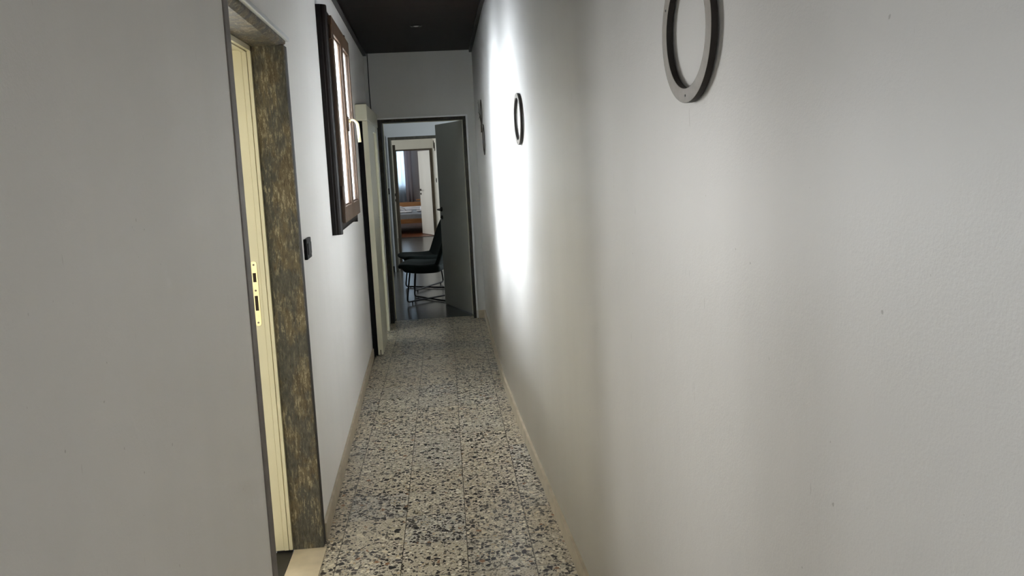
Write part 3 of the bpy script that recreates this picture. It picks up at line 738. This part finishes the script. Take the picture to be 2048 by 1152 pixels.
# ------------------------------------------------------------------ switches
def switch(loc, rz, w, h, t, label, name='light_switch'):
    e = empty(name, loc, rz, label=label, cat='light switch', group=None)
    # local +x = out of wall, y along wall
    p = link('face_plate', boxes((0, t, -w/2, w/2, -h/2, h/2)), M['black'], e, bevel=.003, seg=3)
    n = 3
    for k in range(n):
        y0 = -w*.38 + k*w*.76/n
        link('rocker', boxes((t, t+.003, y0+.001, y0+w*.76/n-.001, -h*.28, h*.28)), M['switchgrey'] if k == 1 else M['black'], e, bevel=.001)
    return e
switch((XL(3.21), 3.21, 1.179), ang, .118, .083, .0125, 'black switch plate on the left wall just past the near doorway')
switch((-.787, Y2, 1.145), -PI/2, .05, .085, .012, 'black switch on the bluish wall left of the second doorway')
switch((skewx(14.3), 14.3, 1.20), PI+math.atan(.030), .10, .08, .012, 'black switch on the inner hall wall at its right edge')

# cable down the corner, spotlight
bm = bmesh.new(); tube(bm, [(-.632, YE-.006, ZC-.002), (-.634, YE-.006, 2.2), (-.630, YE-.006, 1.973)], .0042, 8)
tag(link('cable', bm, M['cable']), 'thin dark cable running down the far corner to the pelmet box', 'cable')
sl = empty('spotlight', (-.138, 6.07, ZC), label='small recessed spotlight in the dark board ceiling', cat='ceiling light')
bm = bmesh.new(); n = 32
for (r0, r1, z0, z1) in ((.046, .042, 0, -.005), (.042, .030, -.005, -.005), (.030, .026, -.005, .0)):
    A = [bm.verts.new((r0*math.cos(2*PI*k/n), r0*math.sin(2*PI*k/n), z0)) for k in range(n)]; B = [bm.verts.new((r1*math.cos(2*PI*k/n), r1*math.sin(2*PI*k/n), z1)) for k in range(n)]
    for k in range(n): bm.faces.new((A[k], A[(k+1) % n], B[(k+1) % n], B[k]))
bmesh.ops.remove_doubles(bm, verts=bm.verts[:], dist=1e-5)
link('bezel', bm, M['blackmetal'], sl, smooth=True)
bm = bmesh.new(); cyl(bm, (0, 0, -.0005), (0, 0, -1), .026, .0035, 24, .018); link('lamp_lens', bm, M['lens'], sl)

# ------------------------------------------------------------------ camera
f, yaw, pitch, roll, hcam, ppy = 1565.4935, .0822665, -.1111, -.0507, 1.4909, 495.3622
YAW_EXACT = True
cy, sy, cp, sp_ = math.cos(yaw), math.sin(yaw), math.cos(pitch), math.sin(pitch)
F = Vector((sy*cp, cy*cp, sp_)); R0 = Vector((cy, -sy, 0)); U0 = R0.cross(F)
c, s = math.cos(roll), math.sin(roll); R = R0*c + U0*s; U = -R0*s + U0*c
cam = bpy.data.cameras.new('camera'); co = bpy.data.objects.new('camera', cam); COL.objects.link(co)
m = Matrix(((R.x, U.x, -F.x, 0), (R.y, U.y, -F.y, 0), (R.z, U.z, -F.z, hcam), (0, 0, 0, 1)))
co.matrix_world = m
cam.sensor_fit = 'HORIZONTAL'; cam.sensor_width = 36; cam.lens = f/2048*36; cam.shift_y = -(576-ppy)/2048
cam.clip_start = .02; cam.clip_end = 100
S.camera = co

# ------------------------------------------------------------------ lights : daylight outside each window, plus added fill behind the viewer
def daylight(name, loc, aim, w, h, power, color=(1, 1, 1), spread=PI):
    l = bpy.data.lights.new(name, 'AREA'); l.shape = 'RECTANGLE'; l.size = w; l.size_y = h; l.energy = power; l.color = color; l.spread = spread
    o = bpy.data.objects.new(name, l); COL.objects.link(o); o.location = loc
    d = Vector(aim) - Vector(loc); o.rotation_euler = d.to_track_quat('-Z', 'Y').to_euler()
    return o
daylight('daylight_casement', (-1.55, 5.30, 2.35), (.3, 3.5, .95), 1.5, 1.7, 500, (.88, .94, 1))
daylight('daylight_side_room', (-1.72, 3.80, 1.55), (-1.65, 2, 1.45), 1.15, 1.3, 62, (1, .985, .965))
daylight('fill_corridor_back', (.13, -3.5, 1.5), (.1, 0, 1.4), .5, 1.2, 5, (1, .99, .97))  # added fill from the unseen back window
daylight('fill_roof_window', (-.02, -1.75, ZC+.30), (-.02, -1.75, 0), .6, 1.6, 10, (1, .99, .98))  # added fill shining down through the unseen roof window
daylight('daylight_chair_room', (X2b+.3, 9.85, 1.6), (0, 9.85, 1.5), 1.6, 1.35, 36, (.88, .95, 1))
daylight('daylight_hall', (X3a-.3, 13.8, 1.6), (0, 13.8, 1.5), 1.5, 1.25, 22, (1, .99, .97))
daylight('daylight_bedroom_side', (X4a-.3, 17.8, 1.6), (0, 17.8, 1.4), 1.5, 1.25, 24, (1, .99, .97))
daylight('daylight_bedroom', ((BX0+BX1)/2, Y4+.35, 1.6), ((BX0+BX1)/2, 18, 1.3), 1.05, 1.25, 13, (.85, .93, 1))

wd = bpy.data.worlds.new('overcast_sky'); S.world = wd; wd.use_nodes = True
wd.node_tree.nodes['Background'].inputs[0].default_value = (.80, .88, 1, 1); wd.node_tree.nodes['Background'].inputs[1].default_value = .8

# ------------------------------------------------------------------ view
S.view_settings.view_transform = 'Standard'; S.view_settings.look = 'None'
S.view_settings.exposure = 1.12; S.view_settings.gamma = 1.0; S.view_settings.use_curve_mapping = False
S.cycles.use_denoising = True
S.cycles.max_bounces = 14; S.cycles.diffuse_bounces = 8; S.cycles.glossy_bounces = 4; S.cycles.transparent_max_bounces = 12
S.cycles.caustics_reflective = False; S.cycles.caustics_refractive = False
S.cycles.sample_clamp_indirect = 4
